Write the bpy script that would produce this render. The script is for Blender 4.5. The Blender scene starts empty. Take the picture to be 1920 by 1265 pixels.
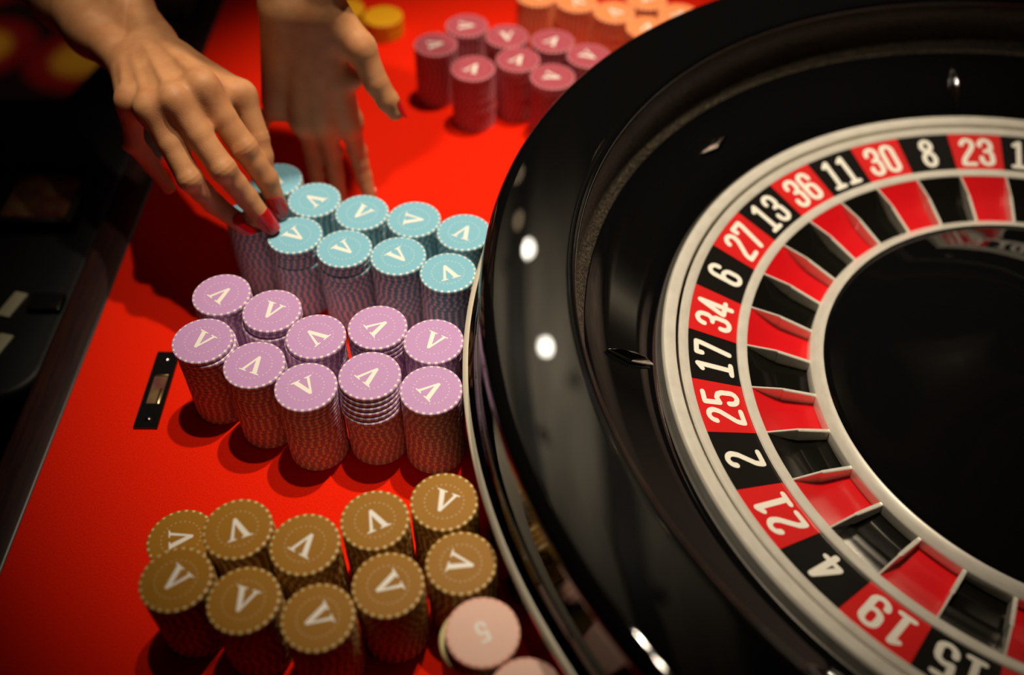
import bpy, bmesh, math, random
import numpy as np
from mathutils import Vector, Matrix

S = 0.001                       # everything below is written in millimetres
C = bpy.context.scene.collection
SC = bpy.context.scene
random.seed(7)

# ------------------------------------------------------------------ camera, world, lights, exposure
cam = bpy.data.objects.new('camera', bpy.data.cameras.new('camera'))
C.objects.link(cam)
fw = Vector((0.0, 0.66475668, -0.74705994))
rt = Vector((0.9999558, 0.007024, 0.00625017))
up = Vector((-0.00940219, 0.74702692, 0.6647273))
m = Matrix((rt, up, -fw)).transposed().to_4x4()
m.translation = Vector((0, 0, 536.04 * S))
cam.matrix_world = m
cd = cam.data
cd.sensor_fit = 'HORIZONTAL'
cd.sensor_width = 36.0
cd.lens = 1835.95 / 1920 * 36
cd.clip_start = 0.02
cd.clip_end = 30
cd.dof.use_dof = True
cd.dof.focus_distance = 0.622
cd.dof.aperture_fstop = 2.3
cd.dof.aperture_blades = 0
SC.camera = cam

SC.view_settings.view_transform = 'Standard'
SC.view_settings.look = 'None'
SC.view_settings.exposure = 0.0
SC.view_settings.gamma = 1.0
SC.view_settings.use_curve_mapping = False

world = bpy.data.worlds.new('world')
SC.world = world
world.use_nodes = True
world.node_tree.nodes['Background'].inputs[0].default_value = (0.010, 0.008, 0.006, 1)
world.node_tree.nodes['Background'].inputs[1].default_value = 1.0


def spot(name, loc, aim, power, angle, blend, radius, col):
    l = bpy.data.lights.new(name, 'SPOT')
    l.energy = power
    l.spot_size = math.radians(angle)
    l.spot_blend = blend
    l.shadow_soft_size = radius
    l.color = col
    o = bpy.data.objects.new(name, l)
    C.objects.link(o)
    o.location = loc
    o.rotation_euler = (Vector(aim) - Vector(loc)).to_track_quat('-Z', 'Y').to_euler()
    return o


WARM = (1.0, 0.86, 0.66)
spot('table_spot', (0.25, 1.02, 2.11), (0.06, 0.61, 0.0), 158, 26.6, 0.9, 0.022, WARM)
spot('second_spot', (0.06, 0.76, 2.11), (0.05, 0.57, 0.0), 85, 27.0, 0.9, 0.022, WARM)

spot('added_wall_fill', (3.2, 3.6, 2.1), (4.5, 4.6, 0.9), 260, 80, 1.0, 0.05, (1.0, 0.85, 0.7))  # added spot, no known fixture: lights the wall mirrored in the wheel apron
spot('added_carpet_fill', (-1.3, 2.6, 2.1), (-1.0, 1.9, -0.76), 60, 50, 0.8, 0.05, (1.0, 0.85, 0.65))  # added spot, no known fixture: brightens the carpet behind the machine

# ------------------------------------------------------------------ materials
MAT = {}


def mat(name, col, rough=0.5, metal=0.0, spec=0.5, coat=0.0, emit=None, estr=0.0, sss=0.0):
    ma = bpy.data.materials.new(name)
    ma.use_nodes = True
    b = ma.node_tree.nodes['Principled BSDF']
    b.inputs['Base Color'].default_value = (*col, 1)
    b.inputs['Roughness'].default_value = rough
    b.inputs['Metallic'].default_value = metal
    b.inputs['Specular IOR Level'].default_value = spec
    b.inputs['Coat Weight'].default_value = coat
    b.inputs['Coat Roughness'].default_value = 0.03
    if sss:
        b.inputs['Subsurface Weight'].default_value = sss
        b.inputs['Subsurface Radius'].default_value = (0.006, 0.0022, 0.0012)
        b.inputs['Subsurface Scale'].default_value = 1.0
    if emit:
        b.inputs['Emission Color'].default_value = (*emit, 1)
        b.inputs['Emission Strength'].default_value = estr
    MAT[name] = ma
    return ma


def nodes(ma):
    nt = ma.node_tree
    return nt, nt.nodes, nt.links, nt.nodes['Principled BSDF']


def add_noise(ma, scale, c1, c2, lo=0.35, hi=0.65, bump=0.0, detail=3.0, stretch=None, bdist=0.0005):
    nt, N, L, b = nodes(ma)
    tc = N.new('ShaderNodeTexCoord')
    src = tc.outputs['Object']
    if stretch:
        mp = N.new('ShaderNodeMapping')
        mp.inputs['Scale'].default_value = stretch
        L.new(src, mp.inputs['Vector'])
        src = mp.outputs['Vector']
    nz = N.new('ShaderNodeTexNoise')
    nz.inputs['Scale'].default_value = scale
    nz.inputs['Detail'].default_value = detail
    L.new(src, nz.inputs['Vector'])
    rp = N.new('ShaderNodeValToRGB')
    rp.color_ramp.elements[0].position = lo
    rp.color_ramp.elements[1].position = hi
    rp.color_ramp.elements[0].color = (*c1, 1)
    rp.color_ramp.elements[1].color = (*c2, 1)
    L.new(nz.outputs['Fac'], rp.inputs['Fac'])
    L.new(rp.outputs['Color'], b.inputs['Base Color'])
    if bump:
        bp = N.new('ShaderNodeBump')
        bp.inputs['Strength'].default_value = bump
        bp.inputs['Distance'].default_value = bdist
        L.new(nz.outputs['Fac'], bp.inputs['Height'])
        L.new(bp.outputs['Normal'], b.inputs['Normal'])
    return nz


felt = mat('felt_red', (0.86, 0.016, 0.002), 0.8, spec=0.05)
add_noise(felt, 900, (0.80, 0.0135, 0.0015), (0.92, 0.0195, 0.0025), bump=0.35, bdist=0.0003)
rail = mat('rail_wood', (0.020, 0.006, 0.005), 0.35)
add_noise(rail, 60, (0.012, 0.004, 0.004), (0.028, 0.008, 0.006), stretch=(6, 0.4, 6))
lacq = mat('black_lacquer', (0.003, 0.003, 0.003), 0.02, spec=0.9)
trackm = mat('ball_track_wood', (0.03, 0.024, 0.017), 0.38, spec=0.5)
add_noise(trackm, 700, (0.012, 0.010, 0.007), (0.12, 0.095, 0.065), 0.45, 0.72, bump=0.5)
steel = mat('brushed_metal', (0.92, 0.87, 0.76), 0.27, 0.42)
nz = add_noise(steel, 90, (0.84, 0.79, 0.69), (0.96, 0.91, 0.80), 0.3, 0.7, stretch=(1, 1, 9))
chrome = mat('chrome', (0.86, 0.85, 0.83), 0.06, 1.0)
trimm = mat('pale_trim', (0.66, 0.60, 0.47), 0.4, 0.25)
redp = mat('panel_red', (0.62, 0.012, 0.012), 0.30, spec=0.45)
blackp = mat('panel_black', (0.007, 0.006, 0.005), 0.28, spec=0.22)
greenp = mat('panel_green', (0.01, 0.16, 0.04), 0.30, spec=0.45)
redk = mat('pocket_red', (0.60, 0.006, 0.010), 0.24, spec=0.5)
blackk = mat('pocket_black', (0.005, 0.0045, 0.0035), 0.12, spec=0.25)
greenk = mat('pocket_green', (0.01, 0.16, 0.04), 0.24, spec=0.5)
ivory = mat('numeral_ivory', (0.82, 0.78, 0.68), 0.45)
machm = mat('machine_black', (0.003, 0.003, 0.0035), 0.5, spec=0.2)
darkplate = mat('plate_black', (0.006, 0.006, 0.006), 0.16, spec=0.6)
brass = mat('brass', (0.75, 0.52, 0.25), 0.25, 1.0)
labelm = mat('label_cream', (0.26, 0.25, 0.16), 0.6)
darkred = mat('hopper_lining', (0.10, 0.02, 0.012), 0.6)
add_noise(darkred, 60, (0.10, 0.012, 0.008), (0.14, 0.08, 0.02), 0.4, 0.6)


# chips: one-coloured body, cream spots on the edge, cream print
def chipmats(name, col, spotcol):
    a = mat(name + '_clay', col, 0.5, spec=0.22)
    add_noise(a, 1500, tuple(c * 0.93 for c in col), tuple(min(1, c * 1.06) for c in col), bump=0.12, bdist=0.0001)
    b = mat(name + '_edge_spot', spotcol, 0.42, spec=0.4)
    return a, b


CHIP = {
    'lilac': chipmats('lilac', (0.55, 0.31, 0.58), (0.86, 0.72, 0.72)),
    'turquoise': chipmats('turquoise', (0.22, 0.51, 0.65), (0.80, 0.84, 0.78)),
    'bronze': chipmats('bronze', (0.37, 0.165, 0.006), (0.76, 0.58, 0.28)),
    'maroon': chipmats('maroon', (0.42, 0.07, 0.10), (0.78, 0.36, 0.38)),
    'orange': chipmats('orange', (0.95, 0.27, 0.09), (0.95, 0.55, 0.32)),
    'yellow': chipmats('yellow', (0.72, 0.33, 0.004), (0.80, 0.45, 0.02)),
    'pink': chipmats('pink', (0.97, 0.60, 0.49), (0.95, 0.36, 0.27)),
    'silver': chipmats('silver', (0.16, 0.13, 0.10), (0.30, 0.26, 0.20)),
    'cream': chipmats('cream', (0.74, 0.60, 0.28), (0.74, 0.60, 0.28)),
}
printm = mat('print_cream', (0.90, 0.86, 0.78), 0.45)


# ------------------------------------------------------------------ mesh helpers
def mesh(name, verts, faces, mats=(), mi=None, smooth=True, auto=None):
    me = bpy.data.meshes.new(name)
    me.from_pydata([(x * S, y * S, z * S) for x, y, z in verts], [], faces)
    for a in mats:
        me.materials.append(a)
    if mi is not None:
        me.polygons.foreach_set('material_index', mi)
    me.polygons.foreach_set('use_smooth', [smooth] * len(me.polygons))
    me.update()
    if smooth and auto:
        me.set_sharp_from_angle(angle=math.radians(auto))
    return me


def obj(name, me, parent=None, loc=(0, 0, 0), rz=0.0):
    o = bpy.data.objects.new(name, me)
    C.objects.link(o)
    o.location = (loc[0] * S, loc[1] * S, loc[2] * S)
    o.rotation_euler = (0, 0, rz)
    if parent:
        o.parent = parent
    return o


def empty(name, loc=(0, 0, 0), rz=0.0):
    o = bpy.data.objects.new(name, None)
    o.empty_display_size = 0.02
    C.objects.link(o)
    o.location = (loc[0] * S, loc[1] * S, loc[2] * S)
    o.rotation_euler = (0, 0, rz)
    return o


def tag(o, label=None, cat=None, group=None, kind=None):
    if label: o['label'] = label
    if cat: o['category'] = cat
    if group: o['group'] = group
    if kind: o['kind'] = kind
    return o


def lathe(prof, n, closed=False, a0=0.0, a1=2 * math.pi):
    full = abs(a1 - a0 - 2 * math.pi) < 1e-6
    cols = n if full else n + 1
    v, f = [], []
    for i in range(cols):
        a = a0 + (a1 - a0) * i / n
        c, s = math.cos(a), math.sin(a)
        for r, z in prof:
            v.append((r * c, r * s, z))
    k = len(prof)
    for i in range(n):
        j = (i + 1) % cols
        for q in range(k if closed else k - 1):
            q2 = (q + 1) % k
            f.append((i * k + q, j * k + q, j * k + q2, i * k + q2))
    return v, f


def box(x0, x1, y0, y1, z0, z1):
    v = [(x, y, z) for z in (z0, z1) for y in (y0, y1) for x in (x0, x1)]
    f = [(0, 2, 3, 1), (4, 5, 7, 6), (0, 1, 5, 4), (1, 3, 7, 5), (3, 2, 6, 7), (2, 0, 4, 6)]
    return v, f


def bevel_me(me, w, seg=2, angle=30):
    bm = bmesh.new()
    bm.from_mesh(me)
    ed = [e for e in bm.edges if len(e.link_faces) == 2 and e.calc_face_angle(0) > math.radians(angle)]
    bmesh.ops.bevel(bm, geom=ed, offset=w * S, segments=seg, profile=0.5, affect='EDGES')
    for fc in bm.faces: fc.smooth = True
    bm.to_mesh(me)
    bm.free()
    me.set_sharp_from_angle(angle=math.radians(35))
    return me


def bbox(name, b, m_, w=1.0, seg=2):
    v, f = box(*b)
    return bevel_me(mesh(name, v, f, [m_]), w, seg)


def rounded_prism(pts, z0, z1):
    k = len(pts)
    v = [(x, y, z0) for x, y in pts] + [(x, y, z1) for x, y in pts]
    f = [tuple(range(k - 1, -1, -1)), tuple(range(k, 2 * k))]
    f += [(i, (i + 1) % k, k + (i + 1) % k, k + i) for i in range(k)]
    return v, f


# ------------------------------------------------------------------ the setting
FZ = -760.0
carpet = mat('carpet', (0.08, 0.005, 0.005), 0.95, spec=0.05)
nt, N, L, b = nodes(carpet)
tc = N.new('ShaderNodeTexCoord')
mp = N.new('ShaderNodeMapping')
mp.inputs['Scale'].default_value = (1, 1, 0)
L.new(tc.outputs['Object'], mp.inputs['Vector'])
vo = N.new('ShaderNodeTexVoronoi')
vo.inputs['Scale'].default_value = 3.6
vo.inputs['Randomness'].default_value = 0.55
L.new(mp.outputs['Vector'], vo.inputs['Vector'])
rp = N.new('ShaderNodeValToRGB')
e = rp.color_ramp.elements
e[0].position = 0.0; e[0].color = (0.55, 0.26, 0.02, 1)
e[1].position = 0.30; e[1].color = (0.20, 0.006, 0.006, 1)
x = e.new(0.22); x.color = (0.50, 0.22, 0.015, 1)
x = e.new(0.46); x.color = (0.16, 0.004, 0.005, 1)
x = e.new(0.50); x.color = (0.012, 0.004, 0.004, 1)
L.new(vo.outputs['Distance'], rp.inputs['Fac'])
L.new(rp.outputs['Color'], b.inputs['Base Color'])
v, f = box(-4000, 4500, -3000, 7000, FZ - 40, FZ)
tag(obj('floor', mesh('floor', v, f, [carpet], smooth=False)), 'dark red casino carpet with yellow medallions', kind='structure')
wallm = mat('wall_paint', (0.05, 0.035, 0.028), 0.7)
add_noise(wallm, 6, (0.12, 0.09, 0.07), (0.24, 0.18, 0.14))
ceilm = mat('ceiling_paint', (0.32, 0.29, 0.22), 0.8)
add_noise(ceilm, 5, (0.24, 0.22, 0.17), (0.40, 0.36, 0.28), stretch=(2.2, 0.5, 1))
CZ = 2200.0
v, f = box(-4000, 4500, -3000, 7000, CZ, CZ + 60)
tag(obj('ceiling', mesh('ceiling', v, f, [ceilm], smooth=False)), 'dim painted ceiling above the gaming table', kind='structure')
for nm, bb in (('wall_left', (-4060, -4000, -3000, 7000, FZ, CZ)), ('wall_right', (4500, 4560, -3000, 7000, FZ, CZ)),
               ('wall_back', (-4000, 4500, 7000, 7060, FZ, CZ)), ('wall_front', (-4000, 4500, -3060, -3000, FZ, CZ))):
    v, f = box(*bb)
    tag(obj(nm, mesh(nm, v, f, [wallm], smooth=False)), kind='structure')
beamm = mat('beam_dark', (0.02, 0.016, 0.012), 0.6)
for i in range(9):
    x0 = -1250 + i * 330
    v, f = box(x0, x0 + 90, -400, 4600, CZ - 70, CZ - 0.5)
    tag(obj('trim_%d' % (i + 1), mesh('trim', v, f, [beamm], smooth=False)), kind='structure')

# ------------------------------------------------------------------ the table
TX0, TX1, TY0, TY1 = -307.0, 1150.0, -650.0, 2300.0
table = empty('roulette_table', (0, 0, FZ))
tag(table, 'roulette table with bright red felt playing surface', 'table')
table.location = (0, 0, 0)
me = bbox('felt', (TX0, TX1, TY0, TY1, -26, 0), felt, 2.0)
obj('felt_top', me, table)
me = bbox('side_rail', (TX0 - 33, TX0 - 0.6, TY0, TY1, -60, -5), rail, 4.0, 3)
obj('side_rail', me, table)
me = bbox('table_apron', (TX0 + 60, TX1 - 60, TY0 + 60, TY1 - 60, -200, -26.3), rail, 3.0)
obj('apron', me, table)
for lx in (TX0 + 160, TX1 - 160):
    for ly in (TY0 + 200, TY1 - 200):
        me = bbox('table_leg', (lx - 50, lx + 50, ly - 50, ly + 50, FZ, -200.3), rail, 4.0)
        obj('leg', me, table)

# slot plate let into the felt
plate = empty('slot_plate', (-246.6, 425.0, 0.15))
tag(plate, 'small black metal slot plate with two screws set in the red felt', 'plate')
# frame with a window
x0, x1, y0, y1 = -8.1, 8.1, -33.8, 33.8
wx0, wx1, wy0, wy1 = -4.9, 4.9, -13.2, 13.2
vv = [(x0, y0), (x1, y0), (x1, y1), (x0, y1), (wx0, wy0), (wx1, wy0), (wx1, wy1), (wx0, wy1)]
v = [(x, y, 1.5) for x, y in vv] + [(x, y, 0.0) for x, y in vv]
f = [(0, 1, 5, 4), (1, 2, 6, 5), (2, 3, 7, 6), (3, 0, 4, 7)]
f += [(8 + a, 8 + d, 8 + c, 8 + b_) for a, b_, c, d in [(0, 1, 5, 4), (1, 2, 6, 5), (2, 3, 7, 6), (3, 0, 4, 7)]]
f += [(i, 8 + i, 8 + (i + 1) % 4, (i + 1) % 4) for i in range(4)]
f += [(4 + i, 4 + (i + 1) % 4, 12 + (i + 1) % 4, 12 + i) for i in range(4)]
obj('frame', mesh('plate_frame', v, f, [darkplate], smooth=False), plate)
v, f = box(-4.85, 4.85, -13.15, 13.15, 0.02, 0.3)
obj('slot_floor', mesh('slot_floor', v, f, [darkred], smooth=False), plate)
v, f = box(1.6, 3.9, -13.0, 0.5, 0.32, 1.1)
obj('latch', bevel_me(mesh('latch', v, f, [brass]), 0.3), plate)
v, f = box(-4.6, 4.6, 12.1, 12.9, 0.32, 1.4)
obj('window_rim', bevel_me(mesh('window_rim', v, f, [brass]), 0.2), plate)
sv, sf = lathe([(0.01, 2.35), (1.4, 2.2), (2.3, 1.5), (2.3, 1.4)], 20)
scm = mesh('screw', sv, sf, [chrome], auto=40)
sl, slf = box(-1.6, 1.6, -0.22, 0.22, 2.2, 2.42)
slm = mesh('screw_slot', sl, slf, [darkplate], smooth=False)
for sy, rz in ((-26.5, 0.9), (26.5, 0.4)):
    s_ = obj('screw', scm, plate, (0.2, sy, 0), rz)
    obj('screw_slot', slm, s_)

# ------------------------------------------------------------------ roulette wheel
WX, WY = 372.04, 406.72
bowl = empty('wheel_bowl', (WX, WY, 0))
tag(bowl, 'black lacquered roulette wheel bowl standing on the red felt', 'wheel')
NB = 360


def arc(cx, cz, rr, a0, a1, n):
    return [(cx + rr * math.cos(math.radians(a0 + (a1 - a0) * i / n)), cz + rr * math.sin(math.radians(a0 + (a1 - a0) * i / n))) for i in range(n + 1)]


wall_p = [(330, 0.4), (396, 0.4), (399, 2), (400.5, 30), (401.2, 65.2)]
obj('base_wall', mesh('base_wall', *lathe(wall_p, NB), [lacq], auto=40), bowl)
trim_p = [(400.4, 65.2), (402.2, 65.1), (403.1, 66.2), (402.9, 67.8), (401.6, 68.6), (399.6, 68.7)]
obj('trim_band', mesh('trim_band', *lathe(trim_p, NB), [trimm], auto=50), bowl)
rim_p = [(400.2, 68.3), (397.2, 70.0), (394.2, 73), (393.0, 80), (392.4, 98), (391.9, 112)] + arc(384.0, 118.6, 8.2, -5, 78, 10) + \
        [(384.6, 127.0), (384.0, 127.1), (383.4, 127.15), (382.8, 127.15), (365, 126.65), (341, 125.95), (340.4, 125.93), (339.8, 125.9)] + arc(338.4, 121.4, 4.4, 80, 195, 9)
obj('rim', mesh('rim', *lathe(rim_p, NB), [lacq], auto=60), bowl)
track_p = [(334.0, 120.3), (336.5, 119.0), (339.6, 113), (340.2, 105), (338.5, 96), (334.5, 88), (327.3, 79.6)]
obj('ball_track', mesh('ball_track', *lathe(track_p, NB), [trackm], auto=60), bowl)
apron_p = [(327.6, 79.8), (326.2, 78.0), (310, 69.6), (292, 60.3), (274.6, 52.3), (273.9, 50)]
obj('apron', mesh('apron', *lathe(apron_p, NB), [lacq], auto=50), bowl)
ring_p = [(274.2, 50.5), (273.8, 52.5), (272.6, 53.5), (266.0, 52.6), (264.8, 51.6), (264.4, 47)]
obj('apron_ring', mesh('apron_ring', *lathe(ring_p, NB), [steel], auto=40), bowl)
# deflectors, alternately along and across the slope
slope = math.atan2(69.6 - 52.3, 310 - 274.6)
dv = [(-18.5, 0, 0), (0, -4.6, 0), (18.5, 0, 0), (0, 4.6, 0),
      (-17.2, 0, 2.2), (0, -4.0, 2.6), (17.2, 0, 2.2), (0, 4.0, 2.6),
      (-8.5, 0, 6.0), (0, -1.2, 6.0), (8.5, 0, 6.0), (0, 1.2, 6.0)]
df = [(3, 2, 1, 0)]
for lv in (0, 4):
    df += [(lv + i, lv + (i + 1) % 4, lv + 4 + (i + 1) % 4, lv + 4 + i) for i in range(4)]
df.append((8, 9, 10, 11))
defm = bevel_me(mesh('deflector', dv, df, [chrome]), 0.7, 3, 20)
for i in range(8):
    a = math.radians(180.6 + 45 * i)
    o = obj('deflector', defm, bowl)
    rc = 297.5 if i % 2 == 0 else 304.0
    zc = 52.3 + (rc - 274.6) * math.tan(slope) + 0.3
    er = Vector((math.cos(a) * math.cos(slope), math.sin(a) * math.cos(slope), math.sin(slope)))
    et = Vector((-math.sin(a), math.cos(a), 0))
    en = er.cross(et)
    X, Y = (er, et) if i % 2 == 0 else (et, -er)
    M_ = Matrix((X, Y, en)).transposed().to_4x4()
    M_.translation = Vector((rc * math.cos(a), rc * math.sin(a), zc)) * S
    o.matrix_local = M_

rotor = empty('wheel_rotor', (WX, WY, 0))
tag(rotor, 'spinning numbered wheel head inside the black bowl with silver rings', 'wheel')
obj('outer_ring', mesh('outer_ring', *lathe([(262.9, 44), (262.7, 49.6), (261.6, 50.4), (257.2, 48.9), (256.0, 47.9), (255.9, 44)], NB), [steel], auto=40), rotor)
obj('middle_ring', mesh('middle_ring', *lathe([(222.3, 34), (222.2, 38.4), (221.4, 39.3), (216.2, 38.6), (215.0, 37.7), (214.9, 30)], NB), [steel], auto=40), rotor)
obj('inner_ring', mesh('inner_ring', *lathe([(171.4, 16), (171.3, 28.4), (170.3, 29.7), (163.6, 32.4), (162.6, 32.0), (162.4, 28)], NB), [steel], auto=40), rotor)
cone_p = [(163.2, 29), (162.2, 31.0), (158, 32.2), (140, 40.0), (115, 51.0), (88, 63.0), (66, 73.5), (52, 81.5), (44, 88), (42, 91)]
obj('cone', mesh('cone', *lathe(cone_p, NB), [lacq], auto=50), rotor)
tur_p = [(44, 80.5), (43, 84), (36, 87), (26, 92), (20, 101), (17, 115), (18.5, 121), (21, 124), (21, 134), (17, 138), (13, 146), (15, 152), (14, 159), (8, 165), (0.01, 167)]
tur = obj('turret', mesh('turret', *lathe([(r, z + 9) for r, z in tur_p], 64), [chrome], auto=50), rotor)
arm_p = [(0.01, 10), (3.2, 10), (2.7, 30), (3.4, 33), (2.6, 35)] + arc(0, 41, 6.4, -66, 89, 10)
armm = mesh('turret_arm', *lathe(arm_p, 24), [chrome], auto=50)
for i in range(4):
    o = obj('handle', armm, tur, (0, 0, 138))
    o.rotation_euler = (math.radians(90), 0, math.radians(12 + 90 * i))
obj('hub_floor', mesh('hub_floor', *lathe([(264.2, 14.0), (0.01, 14.0)], 96), [blackk]), rotor)

ORDER = [17, 34, 6, 27, 13, 36, 11, 30, 8, 23, 10, 5, 24, 16, 33, 1, 20, 14, 31, 9, 22, 18, 29, 7, 28, 12, 35, 3, 26, 0, 32, 15, 19, 4, 21, 2, 25]
RED = {1, 3, 5, 7, 9, 12, 14, 16, 18, 19, 21, 23, 25, 27, 30, 32, 34, 36}
PHI = 3.1621765
STEP = 2 * math.pi / 37
R0, Z0, R1, Z1 = 222.3, 38.0, 255.9, 47.7
SL = math.hypot(R1 - R0, Z1 - Z0)
# numerals: strokes in a 10 x 24 box, drawn with a round pen
def el(cx, cy, rx, ry, a0, a1, n=10):
    return [(cx + rx * math.cos(math.radians(a0 + (a1 - a0) * i / n)), cy + ry * math.sin(math.radians(a0 + (a1 - a0) * i / n))) for i in range(n + 1)]


G = {
    '0': [el(5, 18.5, 3.3, 3.8, 0, 180) + el(5, 5.5, 3.3, 3.8, 180, 360) + [(8.3, 18.5)]],
    '1': [[(2.2, 19.6), (5.0, 22.2), (5.0, 1.4)], [(2.0, 1.4), (8.0, 1.4)]],
    '2': [el(5, 18.4, 3.3, 3.8, 180, -20) + [(7.4, 14.6), (2.2, 6.0), (1.7, 3.4), (1.7, 1.6), (8.4, 1.6)]],
    '3': [[(1.7, 17.6)] + el(5, 18.5, 3.3, 3.8, 180, 0) + [(8.3, 15.6), (6.8, 13.0), (4.6, 12.7)], [(6.8, 13.0), (8.3, 10.6)] + el(5, 5.5, 3.3, 3.8, 0, -180) + [(1.7, 7.2)]],
    '4': [[(6.2, 1.6), (6.2, 22.4), (1.2, 7.6), (1.2, 6.2), (9.2, 6.2)]],
    '5': [[(8.0, 22.3), (2.0, 22.3), (2.0, 13.0), (5, 14.2), (7.4, 13.0), (8.3, 10.6), (8.3, 6)] + el(5, 5.4, 3.3, 3.8, 0, -180) + [(1.7, 7.2)]],
    '6': [[(8.3, 17.4)] + el(5, 18.5, 3.3, 3.8, 0, 180) + [(1.7, 5.5)] + el(5, 5.5, 3.3, 3.8, 180, 360) + el(5, 9.4, 3.3, 3.8, 0, 180)],
    '7': [[(1.5, 18.8), (1.5, 22.3), (8.5, 22.3), (8.2, 19.5), (4.0, 1.6)]],
    '8': [el(5, 18.2, 3.0, 4.1, -90, 270, 18), el(5, 7.0, 3.4, 5.3, -90, 270, 18)],
    '9': [[(1.7, 6.6)] + el(5, 5.5, 3.3, 3.8, 180, 360) + [(8.3, 18.5)] + el(5, 18.5, 3.3, 3.8, 0, 180) + el(5, 14.6, 3.3, 3.8, 180, 360)],
}


def pen(strokes, w):
    v, f = [], []
    for st in strokes:
        pts = [p for i, p in enumerate(st) if i == 0 or math.hypot(p[0] - st[i - 1][0], p[1] - st[i - 1][1]) > 1e-3]
        for (ax, ay), (bx, by) in zip(pts, pts[1:]):
            dx, dy = bx - ax, by - ay
            d = math.hypot(dx, dy)
            nx, ny = -dy / d * w / 2, dx / d * w / 2
            k = len(v)
            v += [(ax + nx, ay + ny), (ax - nx, ay - ny), (bx - nx, by - ny), (bx + nx, by + ny)]
            f.append((k, k + 1, k + 2, k + 3))
        for px, py in pts:
            k = len(v)
            v += [(px + w / 2 * math.cos(i * math.pi / 4), py + w / 2 * math.sin(i * math.pi / 4)) for i in range(8)]
            f.append(tuple(range(k, k + 8)))
    return v, f


nsl = (-(Z1 - Z0) / SL, (R1 - R0) / SL)   # outward normal of the cone in (r, z)


def cone_pt(u, s, a_c, lift):
    r = R0 + (R1 - R0) * s / SL + nsl[0] * lift
    z = Z0 + (Z1 - Z0) * s / SL + nsl[1] * lift
    a = a_c - u / r
    return (r * math.cos(a), r * math.sin(a), z)


pocket_meshes, panel_meshes = {}, {}
pk = [(214.9, 36.9), (205, 30.6), (197.5, 26.4), (192, 24.6), (171.4, 20.6)]
hw = STEP / 2 - 0.0022
for key, m1, m2 in (('red', redp, redk), ('black', blackp, blackk), ('green', greenp, greenk)):
    sec = [(R0 + 0.05, Z0), (R1 - 0.05, Z1), (R1 - 0.05, Z1 - 1.5), (R0 + 0.05, Z0 - 1.5)]
    v, f = lathe(sec, 10, True, -STEP / 2 + 0.0006, STEP / 2 - 0.0006)
    f += [(3, 2, 1, 0), tuple(10 * 4 + q for q in range(4))]
    panel_meshes[key] = mesh('number_panel', v, f, [m1], smooth=False)
    v, f = lathe(pk, 8, False, -hw, hw)
    pocket_meshes[key] = mesh('pocket', v, [q[::-1] for q in f], [m2], auto=25)
# frets: thin upright separators with a kinked top
ft = [(215.6, 38.0, 0.65), (194.6, 35.8, 0.75), (193.6, 35.2, 1.25), (171.0, 28.7, 1.4)]
fb = [(215.6, 33.0), (194.6, 22.0), (193.6, 21.8), (171.0, 18.0)]
v = []
for (r, z, w), (rb, zb) in zip(ft, fb):
    v += [(r, -w, z - 0.5), (r, -w * 0.6, z), (r, w * 0.6, z), (r, w, z - 0.5), (rb, w, zb), (rb, -w, zb)]
f = []
for i in range(3):
    for q in range(6):
        f.append((i * 6 + q, i * 6 + (q + 1) % 6, i * 6 + 6 + (q + 1) % 6, i * 6 + 6 + q))
f += [tuple(range(5, -1, -1)), tuple(range(18, 24))]
fretm = mesh('fret', v, f, [steel], smooth=False)
for i, num in enumerate(ORDER):
    key = 'green' if num == 0 else 'red' if num in RED else 'black'
    a_c = PHI - (i + 0.5) * STEP
    p = obj('number_panel', panel_meshes[key], rotor, rz=a_c)
    p['label'] = key + ' number panel'
    txt = str(num)
    H_ = 27.5
    sc = H_ / 24.0
    adv = 11.2 * sc * 1.14
    allv, allf = [], []
    for q, ch in enumerate(txt):
        gv, gf = pen(G[ch], 3.1)
        off = (q - len(txt) / 2) * adv + (adv - 10 * sc * 1.14) / 2
        k = len(allv)
        lift = [0.0] * len(gv)
        for fi, fc in enumerate(gf):
            for t in fc: lift[t] = 0.0015 * fi
        allv += [cone_pt(off + x * sc * 1.14, (SL - H_) / 2 + y * sc, 0.0, 0.12 + lift[t]) for t, (x, y) in enumerate(gv)]
        allf += [tuple(k + t for t in fc) for fc in gf]
    nm = mesh('numeral', allv, allf, [ivory], smooth=False)
    obj('numeral', nm, p)
    q = obj('pocket', pocket_meshes[key], rotor, rz=a_c)
    q['label'] = key + ' pocket'
    obj('fret', fretm, rotor, rz=PHI - i * STEP)

# ------------------------------------------------------------------ chips
CR, CHH, PITCH, NSP = 19.4, 3.18, 3.2, 26


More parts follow.
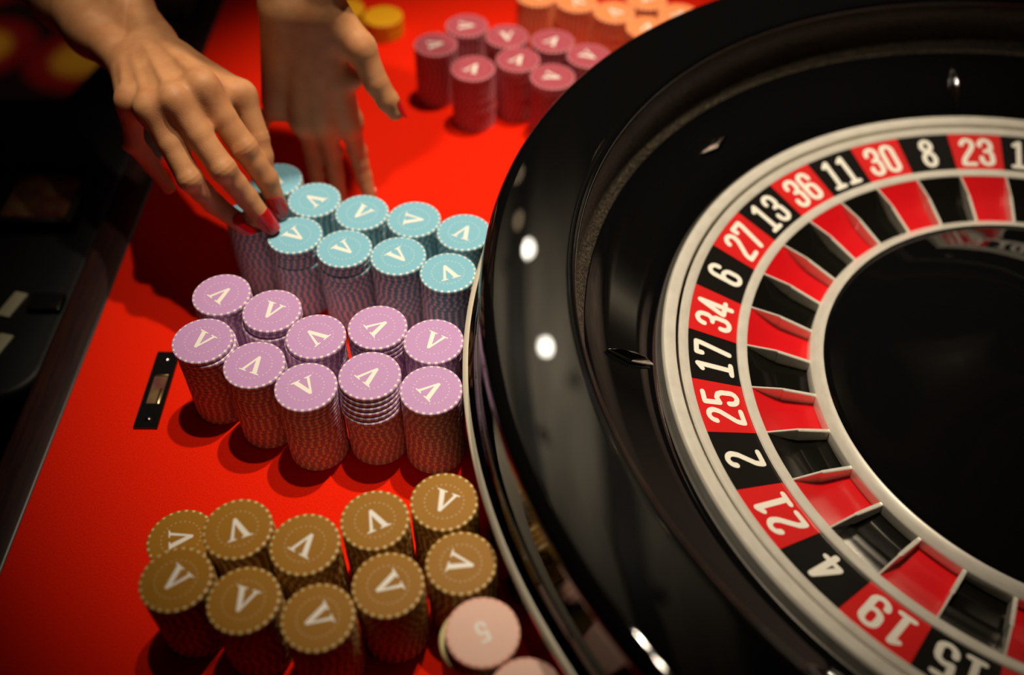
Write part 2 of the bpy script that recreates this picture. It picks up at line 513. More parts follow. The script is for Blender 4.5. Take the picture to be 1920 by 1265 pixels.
def chip_mesh(name, mats):
    # per spot: narrow cream segment + wider body segment, both split in two
    v, f, mi = [], [], []
    fr = 0.40
    angs, kind = [], []
    for i in range(NSP):
        a = 2 * math.pi * i / NSP
        w = 2 * math.pi / NSP
        angs += [a, a + w * fr, a + w * (fr + (1 - fr) / 2)]
        kind += [1, 0, 0]
    prof = [(0.0, 0.0), (CR - 0.6, 0.0), (CR, 0.5), (CR, CHH - 0.5), (CR - 0.5, CHH), (CR - 1.55, CHH), (0.0, CHH)]
    n = len(angs)
    v.append((0, 0, 0))
    v.append((0, 0, CHH))
    rings = prof[1:-1]
    for a in angs:
        for r, z in rings:
            v.append((r * math.cos(a), r * math.sin(a), z))
    k = len(rings)
    for i in range(n):
        j = (i + 1) % n
        for q in range(k - 1):
            f.append((2 + i * k + q, 2 + j * k + q, 2 + j * k + q + 1, 2 + i * k + q + 1))
            mi.append(kind[i])
        f.append((0, 2 + j * k, 2 + i * k)); mi.append(0)
        f.append((1, 2 + i * k + k - 1, 2 + j * k + k - 1)); mi.append(0)
    return mesh(name, v, f, list(mats), mi, auto=50)


def flat(pts_faces, z0, z1, name, m_):
    """thin raised print"""
    v2, f2 = pts_faces
    lift = {}
    for i, fc in enumerate(f2):
        for q in fc: lift.setdefault(q, i)
    v = [(x, y, z1 + (0.002 * lift.get(i, 0) if name == 'five' else 0)) for i, (x, y) in enumerate(v2)]
    return mesh(name, v, f2, [m_], smooth=False)


# the letter V with one heavy and one fine stroke and small serifs
Vp = ([(-7.2, 6.8), (-0.9, 6.8), (-0.9, 6.1), (-2.3, 5.8), (0.75, -3.2), (3.3, 5.8), (1.9, 6.1), (1.9, 6.8), (6.9, 6.8), (6.9, 6.1), (5.2, 5.8), (0.9, -7.0), (-0.7, -7.0), (-5.6, 5.8), (-7.2, 6.1)],
      [(0, 14, 13, 3, 2, 1), (13, 12, 11, 4, 3), (4, 11, 10, 5), (5, 10, 9, 8, 7, 6)])
dots = ([], [])
for i in range(26):
    a = 2 * math.pi * i / 26
    k = len(dots[0])
    dots[0].extend((11.2 * math.cos(a) + 0.5 * math.cos(t * math.pi / 3), 11.2 * math.sin(a) + 0.5 * math.sin(t * math.pi / 3)) for t in range(6))
    dots[1].append(tuple(range(k, k + 6)))
letm = flat(Vp, 0, CHH + 0.06, 'letter', printm)
PRINT = {}
for nm in ('lilac', 'turquoise', 'bronze', 'maroon', 'orange'):
    base = MAT[nm + '_clay'].node_tree.nodes['Principled BSDF'].inputs['Base Color'].default_value
    sp = CHIP[nm][1].node_tree.nodes['Principled BSDF'].inputs['Base Color'].default_value
    mm = mat(nm + '_ring_print', tuple(0.45 * base[q] + 0.55 * sp[q] for q in range(3)), 0.45)
    PRINT[nm] = flat(dots, 0, CHH + 0.05, 'dot_ring', mm)
CHIPMESH = {nm: chip_mesh(nm + '_chip', CHIP[nm]) for nm in CHIP}

PUR = [(-194.9, 456.3, 20, 140), (-158.7, 442.0, 20, 337), (-198.8, 415.2, 20, 329), (-161.9, 395.4, 20, 157), (-126.6, 419.7, 20, 231), (-87.6, 428.2, 20, 127), (-50.4, 416.4, 20, 331), (-126.9, 378.1, 20, 34), (-87.9, 384.9, 21, 138), (-49.5, 376.5, 20, 132)]
CYA = [(-178.4, 576.7, 20, 53), (-146.6, 554.2, 20, 235), (-110.0, 540.6, 20, 322), (-71.7, 533.6, 20, 84), (-35.0, 520.3, 20, 155), (-188.4, 535.6, 20, 355), (-154.9, 515.7, 20, 52), (-118.2, 502.4, 20, 48), (-79.8, 495.4, 20, 42), (-44.3, 479.4, 20, 202)]
BRO = [(-190.2, 288.0, 11, 104), (-151.6, 281.6, 18, 203), (-112.8, 272.4, 18, 151), (-75.9, 288.1, 18, 207), (-37.7, 300.5, 18, 337), (-178.7, 250.6, 18, 323), (-140.2, 239.0, 18, 342), (-99.8, 229.6, 18, 301), (-64.9, 248.5, 18, 302), (-26.5, 261.8, 18, 76)]
MAR = [(-71.0, 780.0, 17, 105), (-44.3, 811.6, 17, 88), (-7.1, 794.4, 17, 5), (-36.1, 742.3, 17, 152), (3.0, 756.8, 17, 150), (34.2, 787.1, 17, 144), (32.9, 730.8, 17, 70), (65.6, 763.9, 17, 51)]
ORA = [(20.8, 866.0, 17, 38), (58.6, 856.4, 17, 203), (93.0, 838.0, 17, 219), (125.3, 861.7, 17, 323), (121.5, 811.4, 17, 167), (153.1, 834.3, 17, 147)]
WHERE = {
    'lilac': ['far row leftmost stack', 'far row second stack', 'near row stack beside the slot plate', 'near row second stack', 'far row middle stack',
              'far row fourth stack', 'far row stack touching the wheel', 'near row middle stack', 'near row tall fanned stack', 'near row stack touching the wheel'],
    'turquoise': ['farthest stack behind the index finger', 'far row second stack', 'far row middle stack', 'far row fourth stack', 'far row stack touching the wheel',
                  'stack under the painted fingertips', 'near row stack beside the fingertips', 'near row middle stack', 'near row fourth stack', 'near row stack touching the wheel'],
    'bronze': ['short half hidden stack', 'far row second stack', 'far row middle stack', 'far row fourth stack', 'far row stack touching the wheel',
               'near row leftmost stack', 'near row second stack', 'nearest middle stack', 'near row fourth stack', 'stack behind the pink chip'],
    'maroon': ['stack nearest the thumb', 'farthest stack', 'far row middle stack', 'front leftmost stack', 'front middle stack', 'stack before the orange chips',
               'front stack beside the wheel rim', 'far stack cut by the wheel rim'],
    'orange': ['leftmost stack', 'second stack', 'third stack', 'far fourth stack', 'stack just above the wheel rim', 'rightmost stack'],
}
# sideways slips of the upper chips of some stacks: index from the top -> (dx, dy)
SLIP = {('lilac', 1): lambda t: (-1.0, -2.2) if t >= 2 else (0, 0),
        ('lilac', 2): lambda t: (1.6, -0.6) if t >= 1 else (0, 0),
        ('lilac', 4): lambda t: (-1.0, -0.4) if t >= 1 else (0, 0),
        ('lilac', 5): lambda t: (0, -0.8 * min(t, 3)) if t < 6 else (0, -1.2),
        ('lilac', 8): lambda t: (0, -1.3 * t) if t < 6 else (0.3, -2.0),
        ('turquoise', 6): lambda t: (0, -0.9) if t == 5 else (0, 0),
        ('turquoise', 7): lambda t: (0, -0.9) if t == 3 else (0, 0),
        ('bronze', 2): lambda t: (-0.8, 0.2) if t >= 1 else (0, 0)}


ORD = ['first', 'second', 'third', 'fourth', 'fifth', 'sixth', 'seventh', 'eighth', 'ninth', 'tenth', 'eleventh', 'twelfth', 'thirteenth', 'fourteenth', 'fifteenth', 'sixteenth', 'seventeenth', 'eighteenth', 'nineteenth', 'twentieth', 'lowest']


def stacks(col, data):
    me_ = CHIPMESH[col]
    for si, (x, y, n, ang) in enumerate(data):
        rnd = random.Random(si * 31 + len(col))
        rot = rnd.uniform(0, 6.28)
        grp = 'chips under the top one, %s %s' % (col, WHERE[col][si])
        slip = SLIP.get((col, si), lambda t: (0, 0))
        for k in range(n):
            t = n - 1 - k
            dx, dy = slip(t)
            jx, jy = rnd.uniform(-0.12, 0.12), rnd.uniform(-0.12, 0.12)
            rot += rnd.choice([0.0, 0.0, 0.05, 0.12, -0.05, 0.08])
            name = col + '_chip'
            if t == 0:
                o = empty(name, (x, y, k * PITCH + 0.02), math.radians(ang))
                tag(o, '%s lettered chip on top of the %s' % (col, WHERE[col][si]), 'chip', '%s chips' % col)
                obj('body', me_, o)
                obj('letter', letm, o)
                d = obj('dot_ring', PRINT[col], o)
                d['kind'] = 'stuff'
            else:
                o = obj(name, me_, None, (x + dx + jx, y + dy + jy, k * PITCH + 0.02), rot)
                tag(o, '%s %s chip from the top in the %s' % (ORD[t], col, WHERE[col][si]), 'chip', grp)


stacks('lilac', PUR)
stacks('turquoise', CYA)
stacks('bronze', BRO)
stacks('maroon', MAR)
stacks('orange', ORA)

# yellow chips on the far felt
for si, (x, y, w) in enumerate(((-131.7, 887.2, 'beside the open hand'), (-171.5, 901.0, 'half behind the open wrist'))):
    for k in range(6):
        o = obj('yellow_chip', CHIPMESH['yellow'], None, (x + 0.2 * (k % 2), y, k * PITCH + 0.02), k * 0.3)
        if k == 5:
            tag(o, 'yellow chip on top of the small stack %s' % w, 'chip', 'yellow chips')
        else:
            tag(o, '%s yellow chip from the top of the small stack %s' % (ORD[5 - k], w), 'chip', 'yellow chips')

# value chips at the near edge of the wheel
FIVE = pen([[(x - 5, y - 12) for x, y in st] for st in G['5']], 3.2)


def value_stack(x, y, rot, which, n_cream):
    z = 0.02
    for k in range(n_cream):
        o = obj('cream_chip', CHIPMESH['cream'], None, (x - 3.6, y + 0.4, z), k * 0.21)
        tag(o, '%s cream chip from the felt in the %s' % (ORD[k], which), 'chip', 'cream chips')
        z += PITCH
    for k in range(2):
        o = obj('silver_chip', CHIPMESH['silver'], None, (x - 0.3, y, z), k * 0.4)
        tag(o, '%s dark metallic chip under the pink one, %s' % (['second', 'first'][k], which), 'chip', 'dark metallic chips')
        z += PITCH
    o = empty('pink_chip', (x, y, z), rot)
    tag(o, 'pale pink chip with a cream 5 on the %s' % which, 'chip', 'pink chips')
    obj('body', CHIPMESH['pink'], o)
    obj('numeral', flat(([(q[0] * 0.62, q[1] * 0.5) for q in FIVE[0]], FIVE[1]), 0, CHH + 0.06, 'five', printm), o)


value_stack(-13.7, 222.4, math.radians(205), 'whole stack beside the wheel', 15)
value_stack(9.0, 189.5, math.radians(160), 'nearest stack mostly out of sight', 15)

# ------------------------------------------------------------------ dealer's side equipment
mach = empty('chip_sorter', (0, 0, -90))
mach.location = (0, 0, 0)
tag(mach, 'black chip sorting machine with rounded corner beside the felt edge', 'machine')
pts = []
X0, X1, Y0, Y1 = -820.0, -345.0, 432.0, 800.0
pts = [(X0, Y0)] + [(X1 - 32 + 32 * math.cos(math.radians(a)), Y0 + 32 + 32 * math.sin(math.radians(a))) for a in range(-90, 1, 10)] + \
      [(X1 - 14 + 14 * math.cos(math.radians(a)), Y1 - 14 + 14 * math.sin(math.radians(a))) for a in range(0, 91, 15)] + [(X0, Y1)]
v, f = rounded_prism(pts, -420, -20)
obj('housing', bevel_me(mesh('housing', v, f, [machm]), 6, 3), mach)
v, f = box(-436, -372, 612, 682, -20.2, -19.0)
obj('hopper_floor', mesh('hopper_floor', v, f, [darkred], smooth=False), mach)
for bb in ((-442, -436, 606, 688), (-372, -366, 606, 688), (-436, -372, 606, 612), (-436, -372, 682, 688)):
    obj('hopper_wall', bbox('hopper_wall', (*bb, -19.8, -6), machm, 1.0), mach)
for cx, cy, rz in ((-389, 523, -0.25), (-385, 479, -0.25)):
    me = bbox('label_plate', (-5.5, 5.5, -13, 13, -20.1, -17.8), labelm, 0.5)
    obj('label_plate', me, mach, (cx, cy, 0), rz)
v, f = box(X1 - 30, X1 - 4, 515, 532, -20.1, -14)
obj('latch', bevel_me(mesh('latch', v, f, [darkplate]), 1.5), mach)

unit = empty('keypad_unit', (-345, 960, -60), math.radians(-14))
tag(unit, 'black keypad unit with small grey keys between the two arms', 'machine')
obj('case', bbox('case', (-95, -8, -150, 70, -340, 0), machm, 6, 3), unit)
km = bbox('key', (-4, 4, -4, 4, 0, 3), mat('key_grey', (0.16, 0.15, 0.13), 0.5), 0.8)
for kx in range(4):
    for ky in range(4):
        obj('key', km, unit, (-80 + kx * 19, 50 - ky * 30, 0))
obj('pedestal', bbox('pedestal', (-80, -20, -120, 50, FZ + 60, -340.4), machm, 4), unit)
obj('pedestal', bbox('pedestal', (-760, -420, 480, 760, FZ, -420.4), machm, 4), mach)

# ------------------------------------------------------------------ the dealer's arms
skin = mat('skin', (0.60, 0.28, 0.12), 0.54, spec=0.3, sss=0.12)
add_noise(skin, 70, (0.54, 0.225, 0.095), (0.66, 0.32, 0.14), 0.3, 0.7, detail=5)
nt, N, L, b = nodes(skin)
tc = N.new('ShaderNodeTexCoord')
vo = N.new('ShaderNodeTexVoronoi')
vo.inputs['Scale'].default_value = 900
L.new(tc.outputs['Object'], vo.inputs['Vector'])
bp = N.new('ShaderNodeBump')
bp.inputs['Strength'].default_value = 0.22
bp.inputs['Distance'].default_value = 0.0003
L.new(vo.outputs['Distance'], bp.inputs['Height'])
L.new(bp.outputs['Normal'], b.inputs['Normal'])
nailm = mat('nail_red', (0.55, 0.004, 0.008), 0.22, spec=0.5, coat=0.4)
cloth = mat('sleeve_black', (0.012, 0.012, 0.014), 0.85, spec=0.2)


def V(*a): return np.array(a, np.float32)
def unit_(a): return a / (np.linalg.norm(a) + 1e-9)


class Field:
    """signed distance grid; smooth unions of tapered capsules give one continuous skin"""
    def __init__(s, lo, hi, h):
        s.h = h
        s.lo = np.array(lo, np.float32)
        s.n = np.ceil((np.array(hi) - np.array(lo)) / h).astype(int) + 1
        s.ax = [s.lo[i] + np.arange(s.n[i], dtype=np.float32) * h for i in range(3)]

    def new(s): return np.full(tuple(s.n), 12.0, np.float32)

    def block(s, p0, p1):
        sl = []
        for i in range(3):
            a = int(max(0, math.floor((p0[i] - s.lo[i]) / s.h)))
            e_ = int(min(s.n[i], math.ceil((p1[i] - s.lo[i]) / s.h) + 1))
            if e_ <= a: return None
            sl.append(slice(a, e_))
        return tuple(sl)

    def grid(s, sl):
        return np.meshgrid(s.ax[0][sl[0]], s.ax[1][sl[1]], s.ax[2][sl[2]], indexing='ij', sparse=True)

    def cone(s, D, a, b_, ra, rb, k):
        a, b_ = np.asarray(a, np.float32), np.asarray(b_, np.float32)
        m_ = max(ra, rb) + 12
        sl = s.block(np.minimum(a, b_) - m_, np.maximum(a, b_) + m_)
        if sl is None: return
        X, Y, Z = s.grid(sl)
        ba = b_ - a
        t = ((X - a[0]) * ba[0] + (Y - a[1]) * ba[1] + (Z - a[2]) * ba[2]) / max(1e-6, float(ba @ ba))
        t = np.clip(t, 0, 1)
        d = np.sqrt((X - a[0] - t * ba[0]) ** 2 + (Y - a[1] - t * ba[1]) ** 2 + (Z - a[2] - t * ba[2]) ** 2) - (ra + (rb - ra) * t)
        d = np.minimum(d, 12.0)
        D[sl] = smin(D[sl], d, k)

    def wrinkle(s, D, p, axis, dors, amp, wl, size):
        sl = s.block(p - 14, p + 14)
        if sl is None: return
        X, Y, Z = s.grid(sl)
        c = p + dors * 6
        u = (X - p[0]) * axis[0] + (Y - p[1]) * axis[1] + (Z - p[2]) * axis[2]
        q = (X - c[0]) ** 2 + (Y - c[1]) ** 2 + (Z - c[2]) ** 2
        D[sl] += amp * np.cos(2 * math.pi * u / wl) * np.exp(-(u / 4.2) ** 2) * np.exp(-q / size ** 2)


def smin(a, b_, k):
    if k <= 0: return np.minimum(a, b_)
    h_ = np.maximum(k - np.abs(a - b_), 0) / k
    return np.minimum(a, b_) - h_ * h_ * k * 0.25


def surface_net(F, D):
    n = D.shape
    ins = D < 0
    cn = [(i, j, k) for i in (0, 1) for j in (0, 1) for k in (0, 1)]
    cnt = sum(ins[i:n[0] - 1 + i, j:n[1] - 1 + j, k:n[2] - 1 + k].astype(np.int8) for i, j, k in cn)
    cells = np.argwhere((cnt > 0) & (cnt < 8))
    idx = np.full((n[0] - 1, n[1] - 1, n[2] - 1), -1, np.int64)
    idx[tuple(cells.T)] = np.arange(len(cells))
    acc = np.zeros((len(cells), 3), np.float64)
    num = np.zeros(len(cells))
    for ax in range(3):
        for o1 in (0, 1):
            for o2 in (0, 1):
                off0 = [0, 0, 0]
                oth = [q for q in range(3) if q != ax]
                off0[oth[0]], off0[oth[1]] = o1, o2
                off1 = list(off0); off1[ax] = 1
                d0 = D[tuple((cells + off0).T)]
                d1 = D[tuple((cells + off1).T)]
                cr = (d0 < 0) != (d1 < 0)
                t = np.where(cr, d0 / np.where(cr, d0 - d1, 1), 0)
                p = np.repeat(np.array([off0], np.float64), len(cells), 0)
                p[:, ax] = t
                acc += p * cr[:, None]
                num += cr
    v = (cells + acc / num[:, None]) * F.h + F.lo
    faces = []
    for ax in range(3):
        b1, b2 = [q for q in range(3) if q != ax]
        s0 = [slice(None)] * 3; s1 = [slice(None)] * 3
        s0[ax] = slice(0, n[ax] - 1); s1[ax] = slice(1, n[ax])
        A, B = ins[tuple(s0)], ins[tuple(s1)]
        e_ = np.argwhere(A != B)
        ok = (e_[:, b1] > 0) & (e_[:, b2] > 0) & (e_[:, b1] < n[b1] - 1) & (e_[:, b2] < n[b2] - 1)
        e_ = e_[ok]
        q = []
        for o1, o2 in ((-1, -1), (0, -1), (0, 0), (-1, 0)):
            c = e_.copy()
            c[:, b1] += o1; c[:, b2] += o2
            q.append(idx[tuple(c.T)])
        q = np.stack(q, 1)
        flip = A[tuple(e_.T)] if ax != 1 else ~A[tuple(e_.T)]
        q[~flip] = q[~flip][:, ::-1]
        faces.append(q)
    f = np.concatenate(faces)
    f = f[(f >= 0).all(1)]
    return v, f


def hand(name, wrist, dors, lat, mcps, fingers, thumb, elbow, rads, parent, tendon=1.0, h=1.0, wr=(13.5, 13.2), hypo=11.0, thenar=(14.0, 10.5), sleeve=True, nail_on=(0, 1, 2, 3, 4)):
    """fingers: per finger [PIP, DIP, tip]; thumb: [CMC, MCP, IP, tip]; lat points to the thumb side"""
    wrist, elbow = V(*wrist), V(*elbow)
    mcps = [V(*p) for p in mcps]
    fingers = [[V(*p) for p in q] for q in fingers]
    thumb = [V(*p) for p in thumb]
    allp = np.array([wrist, elbow] + mcps + [p for q in fingers for p in q] + thumb)
    F = Field(allp.min(0) - 36, allp.max(0) + 36, h)
    fa = unit_(elbow - wrist)
    lat = unit_(lat - fa * (lat @ fa))
    palm = F.new()
    # forearm: two bones that diverge from the wrist
    n_ = 5
    for sgn in (-1, 1):
        for i in range(n_):
            t0, t1 = i / n_, (i + 1) / n_
            p0 = wrist + (elbow - wrist) * t0 + lat * sgn * (wr[0] + 5 * t0)
            p1 = wrist + (elbow - wrist) * t1 + lat * sgn * (wr[0] + 5 * t1)
            ra = wr[1] + (25 - wr[1]) * (t0 ** 0.8); rb = wr[1] + (25 - wr[1]) * (t1 ** 0.8)
            F.cone(palm, p0, p1, ra, rb, 14)
    # ulna head
    F.cone(palm, wrist - lat * (wr[0] + 2) + dors * 6 + fa * 16, wrist - lat * (wr[0] + 2) + dors * 6 + fa * 20, 7, 7, 8)
    carp = [wrist + lat * q + (sum(mcps) / 4 - wrist) * 0.08 for q in (12, 4.5, -4.5, -12)]
    for c_, m_, r_ in zip(carp, mcps, (9.6, 9.4, 9.0, 8.4)):
        F.cone(palm, c_, m_ - dors * 1.0, 12.0, r_, 8)
        F.cone(palm, c_ - dors * 5, m_ - dors * 5.5 - unit_(m_ - c_) * 8, 10.5, 7.5, 9)
    F.cone(palm, mcps[0] - dors * 3, mcps[3] - dors * 3, 7.5, 6.5, 8)
    F.cone(palm, carp[3] - dors * 6, mcps[3] - dors * 6 - unit_(mcps[3] - carp[3]) * 10, 11.5, hypo * 0.8, 9)
    # thumb root
    F.cone(palm, thumb[0], thumb[1], thenar[0], thenar[1], 11)
    F.cone(palm, (thumb[0] * 0.45 + mcps[0] * 0.55) - dors * 4, (thumb[1] * 0.6 + mcps[0] * 0.4) - dors * 2, 7.5, 6.0, 10)
    for c_, m_ in zip(carp, mcps):
        F.cone(palm, m_ + dors * 1.8 - unit_(m_ - c_) * 2, m_ + dors * 1.6 + unit_(m_ - c_) * 2, 8.0, 7.8, 6)
        if tendon:
            rr = 2.2
            F.cone(palm, c_ + dors * (11.2 - rr + 0.9 * tendon), m_ + dors * (9.4 - rr + 1.1 * tendon), rr, rr, 3.0)
    out = palm
    nails = []
    for q, m_, rr in zip(fingers, mcps, rads):
        D = F.new()
        pip, dip, tip = q
        mid1 = m_ * 0.5 + pip * 0.5
        F.cone(D, m_, mid1, rr * 1.12, rr * 0.99, 3)
        F.cone(D, mid1, pip, rr * 0.98, rr * 1.0, 2)
        mid2 = pip * 0.5 + dip * 0.5
        F.cone(D, pip, mid2, rr * 1.0, rr * 0.88, 2)
        F.cone(D, mid2, dip, rr * 0.88, rr * 0.86, 2)
        F.cone(D, dip, tip, rr * 0.85, rr * 0.70, 2)
        ax = unit_(dip - m_)
        dr = unit_(dors - ax * (dors @ ax))
        F.cone(D, pip + dr * 1.6, pip + dr * 1.7, rr * 0.86, rr * 0.86, 3)
        F.wrinkle(D, pip, unit_(unit_(pip - m_) + unit_(dip - pip)), dr, 0.42, 3.3, 8.5)
        a2 = unit_(tip - dip)
        d2 = unit_(dors - a2 * (dors @ a2))
        F.wrinkle(D, dip, a2, d2, 0.22, 2.9, 6.0)
        out = smin(out, D, 7.0)
        nails.append((dip, tip, d2, rr * 0.85, rr * 0.70))
    D = F.new()
    F.cone(D, thumb[1], thumb[2], thenar[1] * 0.98, 9.0, 3)
    F.cone(D, thumb[2], thumb[2] * 0.4 + thumb[3] * 0.6, 8.8, 8.2, 2)
    F.cone(D, thumb[2] * 0.4 + thumb[3] * 0.6, thumb[3], 8.2, 6.2, 2)
    ta = unit_(thumb[3] - thumb[2])
    td = unit_(lat * 0.9 + dors * 0.45)
    td = unit_(td - ta * (td @ ta))
    F.wrinkle(D, thumb[2], ta, td, 0.4, 3.4, 8)
    out = smin(out, D, 6.0)
    nails.append((thumb[2] * 0.3 + thumb[3] * 0.7 - ta * 5, thumb[3], td, 8.4, 6.2))
    v, f = surface_net(F, out)
    # relax the grid
    me = bpy.data.meshes.new(name)
    vv = v.copy()
    E_ = np.concatenate([f[:, [0, 1]], f[:, [1, 2]], f[:, [2, 3]], f[:, [3, 0]]])
    for it in range(3):
        s_ = np.zeros_like(vv); c_ = np.zeros(len(vv))
        for a, b_ in ((0, 1), (1, 0)):
            np.add.at(s_, E_[:, a], vv[E_[:, b_]]); np.add.at(c_, E_[:, a], 1)
        vv += 0.5 * (s_ / np.maximum(c_, 1)[:, None] - vv)
    me.vertices.add(len(vv)); me.vertices.foreach_set('co', (vv * S).astype(np.float32).ravel())
    me.loops.add(f.size); me.loops.foreach_set('vertex_index', f.astype(np.int32).ravel())
    me.polygons.add(len(f)); me.polygons.foreach_set('loop_start', np.arange(0, f.size, 4, dtype=np.int32))
    me.polygons.foreach_set('loop_total', np.full(len(f), 4, np.int32))
    me.update(calc_edges=True)
    me.validate()
    me.polygons.foreach_set('use_smooth', [True] * len(me.polygons))
    me.materials.append(skin)
    arm = obj('arm', me, parent)
    for ni, (dip, tip, dr, ra, rb) in enumerate(nails):
        if ni not in nail_on: continue
        a = unit_(tip - dip)
        sd = np.cross(a, dr)
        L0 = float(np.linalg.norm(tip - dip))
        s0, s1 = max(2.0, L0 - 10.5), L0 + rb + 1.2
        NV, NU = 9, 8
        vs, fs = [], []
        for lay in (0, 1):
            for i in range(NV + 1):
                w = i / NV
                s_ = s0 + (s1 - s0) * w
                rr = ra + (rb - ra) * min(1, s_ / L0) + 0.15 + (0.55 if lay == 0 else -0.3)
                # the fingertip rounds off: the plate keeps on, a little lower
                drop = 0.0 if s_ < L0 else 0.10 * (s_ - L0) ** 1.3
                th = math.radians(72) * (1 - abs(2 * w - 0.9) ** 3.2 * 0.62 if w < 0.45 else 1 - abs((w - 0.45) / 0.55) ** 3.0 * 0.55)
                for j in range(NU + 1):
                    q = (j / NU * 2 - 1) * th
                    p = dip + a * s_ + (dr * math.cos(q) + sd * math.sin(q)) * rr - dr * drop
                    vs.append(tuple(p))
        W1 = NU + 1
        K = (NV + 1) * W1
        for i in range(NV):
            for j in range(NU):
                fs.append((i * W1 + j, i * W1 + j + 1, (i + 1) * W1 + j + 1, (i + 1) * W1 + j))
                fs.append((K + i * W1 + j, K + (i + 1) * W1 + j, K + (i + 1) * W1 + j + 1, K + i * W1 + j + 1))
        rim_ = [j for j in range(W1)] + [i * W1 + NU for i in range(1, NV + 1)] + [NV * W1 + j for j in range(NU - 1, -1, -1)] + [i * W1 for i in range(NV - 1, 0, -1)]
        for q in range(len(rim_)):
            x, y = rim_[q], rim_[(q + 1) % len(rim_)]
            fs.append((y, x, K + x, K + y))
        nl = obj('fingernail', mesh('fingernail', vs, fs, [nailm], auto=60), arm)
    if sleeve:
        # a loose black sleeve that starts below the elbow
        t0 = elbow - fa * 38
        s1 = np.cross(fa, lat)
        prof = [(0, 33, 40), (4, 34, 41.5), (30, 36, 43), (110, 48, 54), (230, 62, 66)]
        vs, fs = [], []
        for inner in (0, 1):
            for dd, r1, r2 in (prof if not inner else prof[::-1]):
                for j in range(28):
                    q = 2 * math.pi * j / 28
                    k_ = 1 + 0.03 * math.sin(q * 5 + dd * 0.08)
                    p = t0 + fa * dd + (lat * math.cos(q) * (r2 - inner * 1.6) + s1 * math.sin(q) * (r1 - inner * 1.6)) * k_
                    vs.append(tuple(p))
        for i in range(2 * len(prof)):
            i2 = (i + 1) % (2 * len(prof))
            for j in range(28):
                fs.append((i * 28 + j, i * 28 + (j + 1) % 28, i2 * 28 + (j + 1) % 28, i2 * 28 + j))
        obj('sleeve', mesh('sleeve', vs, fs, [cloth], auto=60), parent)
    return arm


person = empty('person', (0, 0, 0))
tag(person, 'person with red nail polish reaching both bare hands over the turquoise chips', 'person')
mc = [(-209.0, 559.3, 156.5), (-224.6, 546.0, 154.5), (-241.0, 543.9, 149.5), (-258.5, 556.0, 146.5)]
wr_ = V(-265.5, 613.8, 148.5)
cr_ = np.cross(V(*mc[0]) - wr_, V(*mc[3]) - wr_)
dr_ = unit_(cr_); dr_ = dr_ if dr_[2] > 0 else -dr_
hand('arm', wr_, dr_, V(*mc[0]) - V(*mc[3]), mc,
     [[(-184.9, 542.4, 119.5), (-173.3, 539.1, 95.3), (-168.6, 536.1, 73.0)],
      [(-195.3, 521.2, 117.4), (-184.6, 521.8, 93.0), (-173.6, 518.9, 71.6)],
      [(-218.1, 516.9, 112.4), (-207.3, 519.0, 89.3), (-188.8, 515.3, 71.4)],
      [(-264.1, 551.0, 116.6), (-257.9, 553.5, 95.6), (-250.2, 551.9, 76.0)]],
     [(-236.0, 604.0, 146.0), (-190.0, 577.0, 138.0), (-182.0, 564.0, 112.0), (-177.5, 554.0, 92.0)],
     (-430, 800, 165), (9.2, 8.9, 8.4, 7.0), person, tendon=1.0, thenar=(12.0, 10.0), nail_on=(0, 1, 2))
mcl = [(-126.9, 623.2, 83.3), (-144.6, 615.2, 87.9), (-159.9, 617.4, 87.1), (-179.9, 626.5, 94.5)]
wl_ = V(-150.2, 625.0, 182.4)
cr_ = np.cross(V(*mcl[0]) - wl_, V(*mcl[3]) - wl_)
dr_ = unit_(cr_); dr_ = dr_ if dr_[1] > 0 else -dr_
hand('arm', wl_, dr_, V(*mcl[0]) - V(*mcl[3]), mcl,
     [[(-124.5, 628.2, 51.0), (-121.0, 622.5, 31.0), (-116.0, 612.8, 13.0)],
      [(-144.0, 625.2, 53.0), (-143.0, 622.0, 31.0), (-141.6, 616.8, 12.0)],
      [(-161.0, 627.9, 54.0), (-159.8, 623.0, 33.0), (-157.5, 615.8, 15.0)],
      [(-196.2, 635.7, 76.1), (-203.4, 645.9, 59.7), (-207.5, 654.1, 45.4)]],
     [(-132.9, 630.6, 171.1), (-110.0, 617.0, 151.2), (-99.8, 608.3, 127.9), (-87.5, 602.8, 106.8)],
     (-112, 700, 442), (7.4, 7.4, 7.0, 6.3), person, tendon=0.0, thenar=(15.0, 10.5), wr=(14.5, 14.0), nail_on=(0, 1, 2, 3, 4))

# ------------------------------------------------------------------ lamps overhead
bulbm = mat('bulb_glow', (1, 0.95, 0.85), 0.5, emit=(1.0, 0.93, 0.78), estr=90.0)
fixm = mat('lamp_metal', (0.06, 0.055, 0.05), 0.4, 0.8)
dimb = mat('bulb_dim', (1, 0.8, 0.55), 0.5, emit=(1.0, 0.72, 0.42), estr=5.0)
blueb = mat('bulb_blue', (0.7, 0.8, 1), 0.5, emit=(0.55, 0.68, 1.0), estr=3.5)


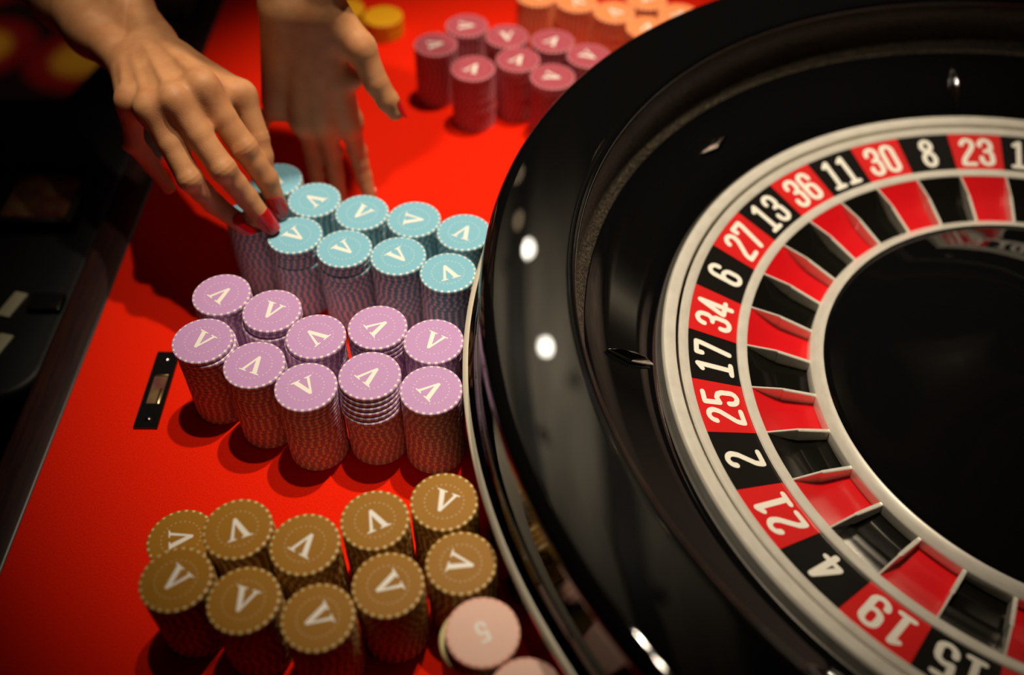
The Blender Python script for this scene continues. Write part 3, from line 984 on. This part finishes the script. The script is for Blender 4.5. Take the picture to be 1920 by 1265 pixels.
def sphere_prof(r, n=10):
    return [(max(0.01, r * math.sin(math.pi * i / n)), -r * math.cos(math.pi * i / n)) for i in range(n + 1)]


def pendant(x, y, z, r, bm_, lab, power=0.0, col=(1, 0.9, 0.75)):
    o = empty('pendant_lamp', (x, y, CZ))
    tag(o, lab, 'lamp', 'pendant lamps over the table')
    obj('canopy', mesh('canopy', *lathe([(0.01, -0.5), (28, -0.5), (26, -9), (4, -14), (2, -16)], 24), [fixm], auto=40), o)
    obj('cord', mesh('cord', *lathe([(1.4, -14), (1.4, z - CZ + r + 14)], 8), [fixm]), o)
    obj('socket', mesh('socket', *lathe([(2, r + 16), (8, r + 14), (8, r - 4), (6, r - 5)], 16), [fixm], auto=40), o, (0, 0, z - CZ))
    obj('bulb', mesh('bulb', *lathe(sphere_prof(r), 24), [bm_]), o, (0, 0, z - CZ))
    if power:
        l = bpy.data.lights.new('added_ceiling_fill', 'SPOT')  # added upward spot: lightens the ceiling that the black lacquer reflects
        l.energy = power
        l.color = col
        l.spot_size = math.radians(136)
        l.spot_blend = 0.9
        l.shadow_soft_size = 0.03
        lo = bpy.data.objects.new('added_ceiling_fill', l)
        C.objects.link(lo)
        lo.location = ((x + 12) * S, y * S, (z + r + 40) * S)
        lo.rotation_euler = (math.pi, 0, 0)


PZ = 1800
pendant(140, 2210, PZ, 13, bulbm, 'bright bare bulb pendant hanging farther from the table', 7)
pendant(195, 1850, PZ, 13, bulbm, 'bright bare bulb pendant hanging nearer to the table', 7)
pendant(3300, 3700, PZ, 12, bulbm, 'added bright bare bulb pendant by the side wall', 20)  # invented pendant: lights the far ceiling to grey the apron's reflection
for i, (x, y, k) in enumerate(((90, 2330, 0), (330, 2080, 1), (420, 2600, 0), (60, 2550, 0), (420, 1580, 0), (520, 1360, 0), (90, 1300, 0), (-80, 1980, 0), (620, 1900, 1))):
    pendant(x, y, PZ, 13, blueb if k else dimb, 'small dim pendant bulb number %s from the aisle' % ['one', 'two', 'three', 'four', 'five', 'six', 'seven', 'eight', 'nine'][i], 0 if y < 1500 else 3.5)
